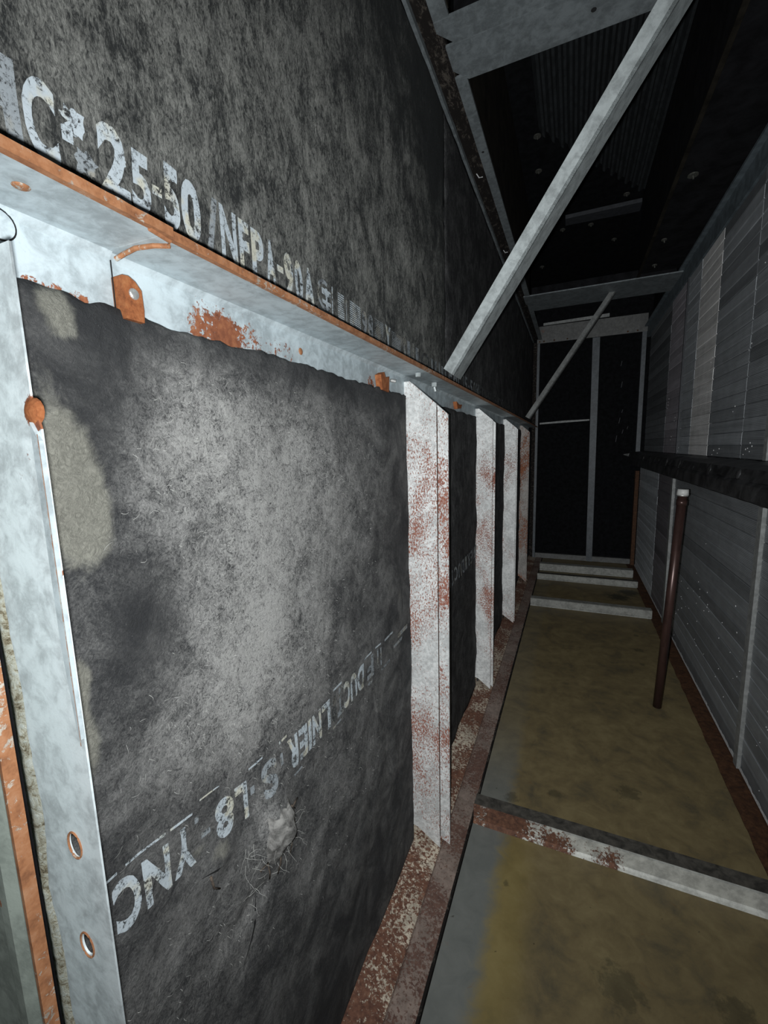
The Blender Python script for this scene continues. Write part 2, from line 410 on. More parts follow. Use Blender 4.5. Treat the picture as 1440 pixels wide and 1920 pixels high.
# ------------------------------------------------------------------ the shell
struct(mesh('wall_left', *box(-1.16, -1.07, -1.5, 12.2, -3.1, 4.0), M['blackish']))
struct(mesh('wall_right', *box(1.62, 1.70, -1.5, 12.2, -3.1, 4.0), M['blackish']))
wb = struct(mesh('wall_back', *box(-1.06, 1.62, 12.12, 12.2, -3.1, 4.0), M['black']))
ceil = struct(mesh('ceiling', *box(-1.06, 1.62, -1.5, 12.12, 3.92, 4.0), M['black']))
flo = struct(mesh('floor', *box(-1.06, 1.62, -1.5, 12.12, -3.1, -3.035), M['rust_dark']))
for a, b in ((-1.5, 3.08), (3.10, 8.26), (8.28, 10.1), (10.12, 12.1)):
    mesh('floor_sheet', *box(-0.632, 1.36, a, b, -3.032, -3.0), M['floor'], flo)
# end wall liner boards (black) as recessed panels
mesh('liner_panel', *box(-0.83, 0.39, 12.04, 12.115, -2.9, 2.55), M['black'], wb)
mesh('liner_panel', *box(0.54, 1.45, 12.04, 12.115, -2.9, 2.55), M['black'], wb)

# ------------------------------------------------------------------ liner boards on the left wall
def bump_h(y, z, seed, amp):
    h = amp * nz(y * 2.3 + seed, z * 2.3, 1.7) + amp * 0.45 * nz(y * 7, z * 7 + seed, 4.1)
    return h

BOARD_X = -1.0
def board_h(y, z, board):
    h = bump_h(y, z, board['seed'], board['amp'])
    for (cy, cz, ry, rz, a) in board.get('bumps', ()):
        h += a * math.exp(-((y - cy) / ry) ** 2 - ((z - cz) / rz) ** 2)
    return board['x'] + h

def gauss(y, z, blobs):
    s = 0.0
    for (cy, cz, ry, rz, a) in blobs:
        s += a * math.exp(-((y - cy) / ry) ** 2 - ((z - cz) / rz) ** 2)
    return s

def make_board(name, board, ys, zs, mat, parent=None, label=None, cat='insulation', group=None):
    ny, nzn = len(ys), len(zs)
    V = []; dust = []; beige = []
    y0, y1, z0, z1 = ys[0], ys[-1], zs[0], zs[-1]
    for j, z in enumerate(zs):
        for i, y in enumerate(ys):
            yy, zz = y, z
            e = min(1.0, min(i, ny - 1 - i, j, nzn - 1 - j) / 3.0)
            if i in (0, ny - 1): yy += 0.018 * nz(z * 4, i, board['seed']) + 0.008 * nz(z * 19, i, 3)
            if j in (0, nzn - 1): zz += board.get('rag', 0.014) * nz(y * 5, j, board['seed']) + board.get('rag', .014) * 0.5 * nz(y * 22, j, 5)
            x = board_h(y, z, board) - 0.012 * (1 - e) ** 2
            V.append((x, yy, zz))
            dust.append(gauss(y, z, board['dust']) + board.get('dust0', 0.0)); beige.append(gauss(y, z, board.get('beige', ())))  # dust also carries the near board's painted flash hot spot and plain darkening
    Fc = [(j * ny + i, j * ny + i + 1, (j + 1) * ny + i + 1, (j + 1) * ny + i) for j in range(nzn - 1) for i in range(ny - 1)]
    # rim back to the wall
    rim = [i for i in range(ny)] + [j * ny + ny - 1 for j in range(1, nzn)] + [(nzn - 1) * ny + i for i in range(ny - 2, -1, -1)] + [j * ny for j in range(nzn - 2, 0, -1)]
    n0 = len(V)
    for k in rim:
        V.append((board.get('rim', -1.018), V[k][1], V[k][2])); dust.append(0.2); beige.append(0.0)
    for k in range(len(rim)):
        a, b = rim[k], rim[(k + 1) % len(rim)]
        Fc.append((b, a, n0 + k, n0 + (k + 1) % len(rim)))
    o = mesh(name, V, Fc, mat, parent, origin=(board['x'], y0, z0), smooth=True)
    for nm, vals in (('dust', dust), ('beige', beige)):
        at = o.data.attributes.new(nm, 'FLOAT', 'POINT'); at.data.foreach_set('value', vals)
    if label: tag(o, label, cat, group)
    return o

def lin(a, b, n): return [a + (b - a) * i / (n - 1) for i in range(n)]
def geo(a, b, n, p=1.8): return [a + (b - a) * (i / (n - 1)) ** p for i in range(n)]

G1 = None
B1 = dict(seed=3.1, amp=0.012, x=-1.0, dust0=0.02, rag=0.02,
          dust=[(0.95, 0.06, .20, .20, .75), (1.25, -.05, .38, .30, .75), (1.12, -.58, .30, .42, .95), (1.17, -.62, .10, .14, .5), (1.7, -.25, .5, .40, .55),  # strongest middle entries paint dust together with the flash hot spot
                (.93, -.80, .20, .16, .55), (1.35, -.95, .35, .22, .4), (1.5, .31, 1.3, .09, -.45), (2.45, -.4, .25, .9, -.15), (1.55, -.75, .10, .2, .3), (1.5, .0, .12, .12, .3), (.72, -.45, .10, .14, -.6), (.66, .15, .13, .22, -.5), (.75, -.1, .07, .1, .2),  # negative entries darken below the rail, at the left and beside the post
                (.82, -1.6, .25, .2, .35), (1.6, -1.6, .5, .5, .25), (1.1, -1.35, .08, .12, .5), (1.4, -2.6, 1.5, .5, -.3), (2.6, -1.0, .12, 1.4, -.2)],  # negative entries darken towards the foot and the far side
          beige=[(.58, -.05, .07, .14, 1.2), (.60, -.16, .06, .10, .9), (.53, .02, .06, .2, .6), (.585, .32, .04, .04, 1.1), (.60, .27, .03, .03, .7), (.53, -.55, .03, .16, .8), (.54, -.50, .035, .04, .8), (.545, -.67, .03, .08, .6),
                 (.88, -1.27, .06, .05, .7), (.80, -1.20, .05, .03, .6), (2.62, .1, .08, .25, .5), (2.5, -.95, .12, .08, .5), (1.13, -.64, .05, .07, .5)],
          bumps=[(1.13, -1.42, .10, .14, .055), (.88, -1.30, .07, .05, .02), (1.0, -1.62, .12, .04, -.015)])
board1 = make_board('duct_liner', B1, geo(0.45, 2.70, 150, 1.25), lin(-2.965, 0.350, 190), M['liner'],
    label='large dark woolly liner panel with pale fuzzy mould and a torn patch, nearest the camera')
B2 = dict(seed=8.1, amp=0.022, x=-1.0, dust0=0.02, dust=[(3.9, -.2, .8, .6, .3), (3.4, -1.2, .4, 1, .15)], beige=[])
B3 = dict(seed=12.1, amp=0.024, x=-1.0, dust0=0.0, dust=[], beige=[]); B4 = dict(B3, seed=15.7); B5 = dict(B3, seed=19.7)
far_boards = []
for bd, a, b, lb in ((B2, 2.80, 4.99, 'narrow looking dark insulation panel right behind the nearest full post, faint stencil across'),
                     (B3, 5.10, 7.19, 'dark insulation panel between the second and third speckled posts'),
                     (B4, 7.30, 9.60, 'dark insulation panel between the third post and the brownest last post'),
                     (B5, 9.72, 12.0, 'black insulation panel beyond the last post, at the far end of the left wall')):
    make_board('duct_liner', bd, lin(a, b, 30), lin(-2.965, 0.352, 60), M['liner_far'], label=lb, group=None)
BU = dict(seed=31.0, amp=0.010, x=-1.0, dust0=0.12, rag=0.0,
          dust=[(.7, .9, .5, .2, .15), (1.4, 1.3, .6, .5, .35), (2.6, 1.2, .7, .5, .35), (3.2, .9, .4, .4, .3), (2.5, 2.5, 1.4, .6, -.55), (3.5, 1.6, .35, 1.2, -.35), (.1, 1.0, .5, .5, .2), (3.4, 2.4, .5, .5, -.5), (1.0, 2.2, .5, .3, -.1)], beige=[])  # negative entries darken the sheet towards its top and far end
make_board('duct_liner', BU, geo(-0.6, 3.655, 170, 1.5), lin(0.512, 2.62, 100), M['liner_up'],
    label='long charcoal insulation sheet above the pale rail, with the large white stencil line')
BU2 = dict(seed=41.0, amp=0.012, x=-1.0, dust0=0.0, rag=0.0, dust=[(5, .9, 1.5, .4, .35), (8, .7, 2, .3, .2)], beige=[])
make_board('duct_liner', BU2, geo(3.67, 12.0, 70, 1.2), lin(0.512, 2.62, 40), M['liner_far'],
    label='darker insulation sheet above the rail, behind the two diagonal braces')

# ------------------------------------------------------------------ stencilled lettering (flat print on the boards)
def interp(tab, y):
    if y <= tab[0][0]: return tab[0][1]
    for (a, va), (b, vb) in zip(tab, tab[1:]):
        if y <= b: return va + (vb - va) * (y - a) / (b - a)
    return tab[-1][1]
UP = [(.5, .668), (.9, .678), (1.2, .668), (1.6, .655), (2.0, .64), (3, .63), (12, .63)]
LOW = [(.54, -1.115), (.62, -1.125), (.8, -1.155), (1.05, -1.20), (1.25, -1.20), (1.6, -1.205), (2.7, -1.215), (8, -1.2)]

def put_flat(name, verts2, faces, board, tab, mat, parent, lift=0.0035):
    V = []
    for (y, z) in verts2:
        zz = z + interp(tab, y)
        V.append((board_h(y, zz, board) + lift, y, zz))
    return V, faces

def glyph(ch, y0, y1, h0, h1, flip, board, tab, mat, parent, bold=0.035, name='stencil_letter'):
    cu = bpy.data.curves.new('g', 'FONT'); cu.body = ch; cu.size = 1; cu.offset = bold; cu.resolution_u = 5
    tmp = bpy.data.objects.new('tmp', cu); me = bpy.data.meshes.new_from_object(tmp); bpy.data.objects.remove(tmp)
    bm = bmesh.new(); bm.from_mesh(me)
    bmesh.ops.remove_doubles(bm, verts=bm.verts, dist=2e-5)
    bmesh.ops.triangulate(bm, faces=bm.faces)
    bmesh.ops.subdivide_edges(bm, edges=[e for e in bm.edges if e.calc_length() > 0.15], cuts=2)
    bmesh.ops.triangulate(bm, faces=bm.faces)
    xs = [v.co.x for v in bm.verts]; zs = [v.co.y for v in bm.verts]
    ax, bx_, az, bz = min(xs), max(xs), min(zs), max(zs)
    bm.verts.index_update(); V2 = []
    for v in bm.verts:
        u = (v.co.x - ax) / max(1e-6, bx_ - ax); t_ = (v.co.y - az) / max(1e-6, bz - az)
        u += 0.03 * nz(t_ * 9, u * 9, y0 * 7); t_ += 0.012 * nz(u * 9, t_ * 9, y0 * 5)
        if flip: V2.append((y1 - u * (y1 - y0), h1 - t_ * (h1 - h0)))
        else: V2.append((y0 + u * (y1 - y0), h0 + t_ * (h1 - h0)))
    Fc = [tuple(v.index for v in f.verts) for f in bm.faces]; bm.free()
    V, Fc = put_flat(name, V2, Fc, board, tab, mat, parent)
    return mesh(name, V, Fc, mat, parent)

def quads(rects, board, tab, mat, parent, name='stencil_mark', jag=0.0):
    for r in rects: one_quads([r], board, tab, mat, parent, name, jag)

def one_quads(rects, board, tab, mat, parent, name='stencil_mark', jag=0.0):
    V, F = [], []
    for (a, b, c, d) in rects:
        k = max(2, int((b - a) / 0.03) + 1)
        n0 = len(V); L = []
        for i in range(k):
            y = a + (b - a) * i / (k - 1)
            L += [(y, c + jag * random.uniform(-1, 1)), (y, d + jag * random.uniform(-1, 1))]
        v, _ = put_flat(name, L, [], board, tab, mat, parent, 0.003)
        V += v
        for i in range(k - 1): F.append((n0 + 2 * i, n0 + 2 * i + 2, n0 + 2 * i + 3, n0 + 2 * i + 1))
    return mesh(name, V, F, mat, parent)

upper = bpy.data.objects['duct_liner.005']; upper2 = bpy.data.objects['duct_liner.006']
p2 = bpy.data.objects['duct_liner.001']
H = 0.078
for ch, a, b, mt, lo_h, hi_h in [('H', .46, .568, 'ink_dim', -H, H), ('C', .574, .636, 'ink', -H, H), ('-', .645, .668, 'ink', -.01, .02),
        ('2', .718, .792, 'ink', -H, H * .98), ('5', .797, .850, 'ink', -H, .06), ('-', .856, .884, 'ink', -.016, .006),
        ('5', .889, .940, 'ink', -H, H), ('0', .946, 1.012, 'ink', -H, H), ('/', 1.03, 1.08, 'ink_dim', -H, H),
        ('N', 1.088, 1.160, 'ink', -H, H), ('F', 1.170, 1.218, 'ink', -H, H), ('P', 1.228, 1.290, 'ink', -H, H), ('A', 1.300, 1.352, 'ink', -H, H), ('-', 1.36, 1.395, 'ink', -.01, .012),
        ('9', 1.402, 1.458, 'ink', -H, H), ('0', 1.468, 1.520, 'ink', -H, H), ('A', 1.530, 1.600, 'ink', -H, H),
        ('9', 2.035, 2.095, 'ink_dim', -.055, .065), ('8', 2.105, 2.17, 'ink_dim', -.055, .065), ('Y', 2.335, 2.42, 'ink', -.06, .07)]:
    glyph(ch, a, b, lo_h, hi_h, False, BU, UP, M[mt], upper, 0.038 if ch != '-' else 0.0)
# smears between the digits
def smear(cy, ch, ry, rh, board, tab, mat, parent, seed):
    n = 26; L = [(cy, ch)]
    for i in range(n):
        t_ = 2 * math.pi * i / n; r = 0.75 + 0.55 * nz(math.cos(t_) * 2.2, math.sin(t_) * 2.2, seed)
        L.append((cy + ry * r * math.cos(t_), ch + rh * r * math.sin(t_)))
    V, F = put_flat('s', L, [(0, i + 1, (i + 1) % n + 1) for i in range(n)], board, tab, mat, parent, 0.003)
    mesh('paint_smear', V, F, mat, parent)
smear(.672, .035, .030, .034, BU, UP, M['ink'], upper, 1.0); smear(.690, -.035, .030, .036, BU, UP, M['ink_dim'], upper, 2.0)
smear(.775, .015, .018, .014, BU, UP, M['ink'], upper, 5.0)
# round emblem with flag-like bars
def arc_mark(cy, ch, r0, r1, ry, a0, a1, board, tab, mat, parent, name='emblem_arc'):
    n = 18; L = []
    for i in range(n + 1):
        t_ = a0 + (a1 - a0) * i / n
        for r in (r0, r1): L.append((cy + r * ry * math.cos(t_), ch + r * math.sin(t_)))
    V, F = put_flat(name, L, [(2 * i, 2 * i + 1, 2 * i + 3, 2 * i + 2) for i in range(n)], board, tab, mat, parent, 0.003)
    return mesh(name, V, F, mat, parent)
arc_mark(1.68, .012, .045, .062, .95, math.pi * .35, math.pi * 1.75, BU, UP, M['ink_dim'], upper)
quads([(1.66, 1.735, .015, .040), (1.66, 1.735, -.022, -.006), (1.69, 1.705, -.03, .045), (1.62, 1.73, -.062, -.050), (1.742, 1.750, -.085, .07)], BU, UP, M['ink'], upper, 'emblem_bar')
def ladder(y0, y1, h0, h1, n, board, tab, mat, parent):
    one_quads([(y0, y1, h0 + (h1 - h0) * i / n, h0 + (h1 - h0) * (i + .5) / n) for i in range(n)], board, tab, mat, parent, 'bar_code', 0.0006)['kind'] = 'stuff'
ladder(1.795, 1.850, -.07, .07, 15, BU, UP, M['ink'], upper)
quads([(1.868, 1.876, -.08, .07)], BU, UP, M['ink_dim'], upper, 'ruled_line')
ladder(1.905, 2.02, -.07, .07, 15, BU, UP, M['ink'], upper)
ladder(2.19, 2.31, -.07, .07, 15, BU, UP, M['ink_dim'], upper)
ladder(2.44, 2.585, -.07, .065, 14, BU, UP, M['ink_dim'], upper)
quads([(2.63, 2.67, -.06, .07), (2.70, 2.75, -.06, .065), (2.80, 2.83, -.06, .07), (2.87, 2.93, -.06, .06)], BU, UP, M['ink_dim'], upper, 'stencil_stroke')
arc_mark(3.08, .0, .04, .06, 1.6, 0, math.pi * 2, BU, UP, M['ink_faint'], upper)
quads([(3.22, 3.26, -.06, .05), (3.31, 3.36, -.06, .05), (3.42, 3.45, -.06, .06), (3.5, 3.56, -.06, .04), (3.59, 3.63, -.05, .06)], BU, UP, M['ink_dim'], upper, 'stencil_stroke')
yy = 3.72
for ch in 'FHC25-50NFPA-90AFHC25-50NFPA-90A':
    wd = .11 if ch != '-' else .05
    if yy > 10: break
    if not ('F' == ch and False): glyph(ch, yy, yy + wd, -.07 if ch != '-' else -.01, .08 if ch != '-' else .01, False, BU2, UP, M['ink_faint' if yy > 5 else 'ink_dim'], upper2, 0.02)
    yy += wd + .045
# lower line, printed upside down
for ch, a, b, mt, l0, l1 in [('C', .545, .615, 'ink', -.078, .07), ('N', .625, .705, 'ink', -.075, .068), ('Y', .715, .790, 'ink', -.07, .075), ('-', .815, .85, 'ink_dim', -.01, .01),
        ('8', .872, .950, 'ink', -.07, .07), ('L', .958, 1.015, 'ink', -.07, .07), ('S', 1.085, 1.165, 'ink_dim', -.07, .07), ('R', 1.238, 1.303, 'ink', -.07, .07),
        ('E', 1.312, 1.370, 'ink', -.07, .07), ('I', 1.380, 1.402, 'ink', -.07, .07), ('N', 1.412, 1.482, 'ink', -.07, .07), ('L', 1.492, 1.560, 'ink', -.07, .07),
        ('T', 1.625, 1.690, 'ink_dim', -.07, .07), ('C', 1.698, 1.762, 'ink', -.07, .07), ('U', 1.772, 1.842, 'ink', -.07, .07), ('D', 1.850, 1.925, 'ink', -.07, .07), ('F', 1.97, 2.05, 'ink_dim', -.06, .07)]:
    glyph(ch, a, b, l0, l1, True, B1, LOW, M[mt], board1, 0.038 if ch != '-' else 0)
quads([(1.575, 1.618, -.07, .06)], B1, LOW, M['ink_faint'], board1, 'stencil_block')
quads([(.53, .562, .093, .099), (.585, .70, .094, .102), (.715, .79, .093, .101), (.82, .90, .118, .122), (1.03, 1.10, .098, .105), (1.19, 1.24, .09, .10), (1.60, 1.68, .083, .094), (1.93, 2.03, .08, .09), (2.08, 2.15, .08, .09), (2.2, 2.33, .075, .088)], B1, LOW, M['ink'], board1, 'ruled_dash', 0.001)
quads([(1.27, 1.33, -.11, -.10), (1.58, 1.66, -.10, -.09), (1.98, 2.03, -.095, -.08), (2.15, 2.28, -.09, -.075)], B1, LOW, M['ink_dim'], board1, 'ruled_dash')
quads([(.795, .81, .055, .075), (1.03, 1.05, .0, .03), (1.19, 1.205, .0, .05), (2.10, 2.115, -.05, .07), (2.14, 2.155, -.05, .06), (2.35, 2.5, -.04, -.02), (2.42, 2.6, .0, .03)], B1, LOW, M['ink_dim'], board1, 'stencil_mark')
yy = 3.1
for k, ch in enumerate('RENILTCUD-RENI'):
    glyph(ch, yy, yy + .10, -.07, .07, True, B2, LOW, M['ink_dim'], p2, 0.02, 'faded_letter'); yy += .135
    if yy > 4.95: break

# ------------------------------------------------------------------ torn patch, twigs, cracks, loose fibres
def surf(y, z, lift=0.0): return (board_h(y, z, B1) + lift, y, z)
rim_pts = []
tuftV, tuftF = [], []
n1, n2 = 22, 12
for j in range(n2):
    for i in range(n1):
        u = i / (n1 - 1); v = j / (n2 - 1)
        y = 1.055 + .17 * u; z = -1.32 - .20 * v - .05 * abs(nz(u * 6, 3))
        hgt = .05 * math.sin(math.pi * u) * (0.25 + .75 * math.sin(math.pi * min(1, v * .8 + .2))) + .018 * nz(u * 5, v * 5, 9)
        tuftV.append((board_h(y, z, B1) - .01 + max(0, hgt), y, z))
tuftF = [(j * n1 + i, j * n1 + i + 1, (j + 1) * n1 + i + 1, (j + 1) * n1 + i) for j in range(n2 - 1) for i in range(n1 - 1)]
tf = mesh('torn_flap', tuftV, tuftF, M['tuft'], board1, smooth=True)
parts = []
for k in range(46):
    y = random.uniform(.98, 1.26); z = random.uniform(-1.62, -1.36)
    p = Vector(surf(y, z, .0)); pts = []
    d = Vector((random.uniform(.1, .7), random.uniform(-1, 1), random.uniform(-1.3, .5))).normalized()
    for i in range(6):
        pts.append(tuple(p)); p = p + d * random.uniform(.008, .018); d = (d + Vector([random.uniform(-.5, .5) for _ in range(3)])).normalized()
        p.x = max(p.x, board_h(p.y, p.z, B1) + .003)
    parts.append(tube(pts, .0008, 4, .4))
o = mesh('loose_strands', *join(*parts), M['fibre'], board1); o['kind'] = 'stuff'
for pts in ([(1.03, -1.50), (1.06, -1.49), (1.075, -1.55), (1.08, -1.585)], [(1.115, -1.50), (1.13, -1.56), (1.125, -1.61)], [(1.21, -1.40), (1.235, -1.48), (1.215, -1.56), (1.20, -1.60)], [(.82, -1.30), (.835, -1.36), (.86, -1.39)], [(1.22, -1.39), (1.27, -1.40)], [(1.20, -1.37), (1.24, -1.42)]):
    mesh('twig', *tube([surf(y, z, .012) for y, z in pts], .0042, 6, .6), M['twig'], board1, smooth=True)
for pts in ([(1.03, -1.62), (1.0, -1.70), (.98, -1.74), (.93, -1.80)], [(.80, -1.29), (.86, -1.315), (.92, -1.32)], [(1.20, -1.34), (1.245, -1.43), (1.225, -1.55)], [(2.50, -.9), (2.52, -1.02), (2.50, -1.1)]):
    V = []
    for i, (y, z) in enumerate(pts):
        wd = .006 if 0 < i < len(pts) - 1 else .001
        V += [surf(y - wd, z - wd * .3, .002), surf(y + wd, z + wd * .3, .002)]
    mesh('tear_line', V, [(2 * i, 2 * i + 1, 2 * i + 3, 2 * i + 2) for i in range(len(pts) - 1)], M['crack'], board1)
parts = []
for k in range(1500):
    while True:
        y = random.uniform(.55, 2.6); z = random.uniform(-2.2, .3)
        if random.random() < min(1, gauss(y, z, B1['dust']) * .9 + .01) / (1 + (y - .5) * .6): break
    a = random.uniform(0, 6.28); L = random.uniform(.008, .030); k2 = random.uniform(-1.6, 1.6); V = []
    px_, pz_ = y, z
    wd = .00035 * (1 + .5 * y)
    for i in range(6):
        V += [surf(px_ - math.sin(a) * wd, pz_ + math.cos(a) * wd, .003 + .004 * math.sin(i / 5 * math.pi)), surf(px_ + math.sin(a) * wd, pz_ - math.cos(a) * wd, .003 + .004 * math.sin(i / 5 * math.pi))]
        px_ += math.cos(a) * L / 5; pz_ += math.sin(a) * L / 5; a += k2 / 5
    parts.append((V, [(2 * i, 2 * i + 1, 2 * i + 3, 2 * i + 2) for i in range(5)]))
o = mesh('surface_fibres', *join(*parts), M['fibre'], board1); o['kind'] = 'stuff'

# ------------------------------------------------------------------ mid rail (two lengths meeting in a lapped joint)
def rail(name, y0, y1, dx, lab):
    t = thing(name, lab, 'rail', (-1.0, y0, 0.35))
    n = max(2, int((y1 - y0) / .06))
    V, F = [], []
    for i in range(n + 1):
        y = y0 + (y1 - y0) * i / n
        zb = .347 + .002 * nz(y * 5, 2)
        V += [(-1.034 + dx, y, .30), (-1.034 + dx, y, .466), (-1.018 + dx, y, .481), (-.832 + dx, y, .476)]
    for i in range(n):
        for k in range(3): F.append((i * 4 + k, i * 4 + k + 1, (i + 1) * 4 + k + 1, (i + 1) * 4 + k))
    o = mesh('channel', V, F, M['rail'], t)
    o.modifiers.new('thick', 'SOLIDIFY').thickness = .012 * S; o.modifiers['thick'].offset = 1 if True else -1
    V, F = [], []
    n = int((y1 - y0) / .02)
    for i in range(n + 1):
        y = y0 + (y1 - y0) * i / n
        j = .0025 * nz(y * 30, 1)
        V += [(-.834 + dx, y, .470), (-.818 + dx + j, y, .470 - abs(j)), (-.818 + dx + j, y, .489), (-.834 + dx, y, .489)]
    for i in range(n):
        for k in range(4): F.append((i * 4 + k, i * 4 + (k + 1) % 4, (i + 1) * 4 + (k + 1) % 4, (i + 1) * 4 + k))
    F += [(0, 1, 2, 3), (n * 4 + 3, n * 4 + 2, n * 4 + 1, n * 4)]
    mesh('rusty_lip', V, F, M['rust_edge'], t, label='orange rusted edge of the rail')
    return t
ra = rail('frame_rail', -.6, .738, .010, 'near end of the pale galvanised rail, left of the rusty lapped joint')
rb = rail('frame_rail', .730, 11.6, 0, 'long pale galvanised rail along the left wall, orange rusted lip, posts below it')
# rust line around the lapped end
mesh('joint_bead', *tube([(-1.00, .738, .462), (-.975, .742, .470), (-.93, .738, .472), (-.88, .745, .470), (-.85, .760, .469), (-.83, .745, .470), (-.822, .69, .470)], .0055, 8), M['rust_edge'], rb, label='rust crust outlining the overlap')
tb = mesh('rusty_tab', *join(prism([(.742, .330), (.742, .428), (.758, .430), (.775, .422), (.790, .405), (.792, .36), (.790, .330)], 'x', -1.03, -.990)), M['rust'], rb, label='orange rusted clip')
mesh('rivet_head', *dome((-.990, .768, .392), (1, 0, 0), .0135, .006), M['steel'], tb)
tb = mesh('rusty_tab', *prism([(2.27, .34), (2.25, .42), (2.30, .44), (2.32, .41), (2.37, .425), (2.36, .335)], 'x', -1.03, -.992), M['rust'], rb)
mesh('rivet_head', *tube([(-.99, 2.38, .405), (-.965, 2.40, .40)], .010, 8), M['steel'], tb)
mesh('bolt', *join(cyl((-.93, 3.06, .474), (-.93, 3.06, .445), .020, 6), cyl((-.93, 3.06, .445), (-.925, 3.07, .415), .010, 8)), M['brace'], rb)
mesh('bolt', *join(cyl((-.90, 2.62, .474), (-.90, 2.62, .450), .018, 6)), M['brace'], rb)
mesh('rivet_head', *dome((-1.021, 1.516, .405), (1, 0, 0), .014, .003), M['rust_edge'], rb)
mesh('seam_line', *box(-1.022, -1.019, .738, .7395, .35, .464), M['crack'], rb)
mesh('rivet_head', *dome((-.90, .50, .474), (0, 0, -1), .014, .004), M['rust_edge'], ra)
mesh('hole_plug', *join(cyl((-1.024, .505, .437), (-.992, .505, .437), .026, 26)), M['rail'], ra)
mesh('plug_ring', *tube([(-.994, .505 + .028 * math.cos(a_), .437 + .028 * math.sin(a_)) for a_ in [2 * math.pi * i / 24 for i in range(25)]], .0016, 5), M['crack'], ra)
mesh('rust_chip', *prism([(4.02, .365), (3.98, .43), (4.08, .41), (4.2, .42), (4.15, .38)], 'x', -1.03, -.995), M['rust'], rb)

# ------------------------------------------------------------------ posts on the left wall
def post(y, xa, xb, dy, mat, lab):
    t = thing('frame_post', lab, 'post', (-1.04, y, -2.98))
    sc = 1.0
    def web(xo, yy, dz):
        zt = .444 - (xo + .994) * (.155 / .180) - dz
        return prism([(-1.06, -2.85), (-.985, -2.87), (xo, -2.985 + dz), (xo, zt), (-.994, .444 - dz * .2), (-1.06, .444)], 'y', yy, yy + .016)
    mesh('web_plate', *web(xa, y, 0), mat, t)
    mesh('web_plate', *web(xb, y + dy, 0.01), mat, t)
    mesh('rust_shade_trim', *box(xa - .001, xa + .0015, y + .004, y + .018, -2.9, .27), M['rust_dark'], t)  # dark strip stands in for the gap shadow between the two plates
    return t
post(2.72, -.814, -.748, .045, M['post'], 'nearest full-height pale post with rust speckles, two plates and a slanted top')
post(5.02, -.835, -.812, .05, M['post'], 'second pale rust-speckled post along the left wall')
post(7.21, -.822, -.812, .06, M['post'], 'third post, thin and pale grey with few brown stains')
post(9.62, -.848, -.838, .06, M['post_far'], 'last and brownest speckled post, nearest the end wall')
# nearest post: a broad plate facing the camera
t0 = thing('frame_post', 'broad bluish-white plate post at the left edge with two round holes', 'post', (-1.0, .42, -2.98))
ol = [(-1.003, -2.95), (-.790, -2.97), (-.790, .05), (-.806, .10), (-.806, .335), (-1.003, .335)]
holed_plate(ol, [(-.868, -.752, .019, .028), (-.876, -.988, .017, .024)], 0, .420, .4235, 'web_plate', M['post_near'], t0)
mesh('folded_lip', *prism([(-.808, .06), (-.789, .03), (-.788, -.50), (-.795, -.50), (-.809, -.33)], 'y', .414, .421), M['rail'], t0)
mesh('rust_blister', *dome((-.806, .424, .078), (0.1, -1, 0), .022, .010), M['rust'], t0, label='round orange rust blister')
mesh('rust_blister', *dome((-.797, .422, -.205), (0, -1, 0), .007, .005), M['rust'], t0)
V, F = [], []
for i in range(90):
    z_ = .04 - i * .0062; wd_ = .0008 + .004 * abs(nz(z_ * 60, 2)) * (1 if nz(z_ * 9, 4) > -.15 else .2)
    V += [(-.7885, .4132, z_), (-.7885 - wd_, .4130, z_), (-.7886, .4134, z_)]
for i in range(89): F += [(3 * i, 3 * i + 1, 3 * i + 4, 3 * i + 3)]
mesh('rust_shade_trim', V, F, M['rust_edge'], t0)
for hz, hx in ((-.752, -.868), (-.988, -.876)):
    mesh('hole_rim', *tube([(hx + .0205 * math.cos(a_), .4195, hz + .028 * math.sin(a_)) for a_ in [2 * math.pi * i / 24 for i in range(25)]], .0022, 6), M['rust_edge'], t0)
V, F = [], []
n = 130
for i in range(n + 1):
    z = -2.95 + 2.95 * i / n + 0.1
    wq = .030 + .022 * (0.5 + nz(z * 5, 7)) + .010 * nz(z * 25, 2)
    wq *= .75 * min(1, max(.25, (0.25 - z) / .6))
    V += [(-1.003, .419, z), (-1.003, .413, z), (-1.003 + wq * .6, .412 + .003 * nz(z * 30, 4), z), (-1.003 + wq, .419, z)]
for i in range(n):
    for k in range(3): F.append((i * 4 + k, i * 4 + k + 1, (i + 1) * 4 + k + 1, (i + 1) * 4 + k))
mesh('mouldy_sealant', V, F, M['gasket'], t0, smooth=True, label='yellowed crumbling sealant bead')

# near jamb at the extreme left
tj = thing('access_jamb', 'grey-green sheet metal jamb with an orange rusted edge, bottom left corner', 'jamb', (-.86, .31, -2.98))
mesh('jamb_sheet', *box(-1.06, -.848, .322, .334, -2.95, .30), M['green'], tj)
mesh('jamb_fold', *prism([(-.93, .322), (-.905, .312), (-.88, .312), (-.855, .322)], 'z', -2.95, .30), M['green'], tj)
mesh('rusty_edge', *box(-.850, -.842, .321, .342, -2.95, .30), M['rust_edge'], tj, label='orange rusted edge')

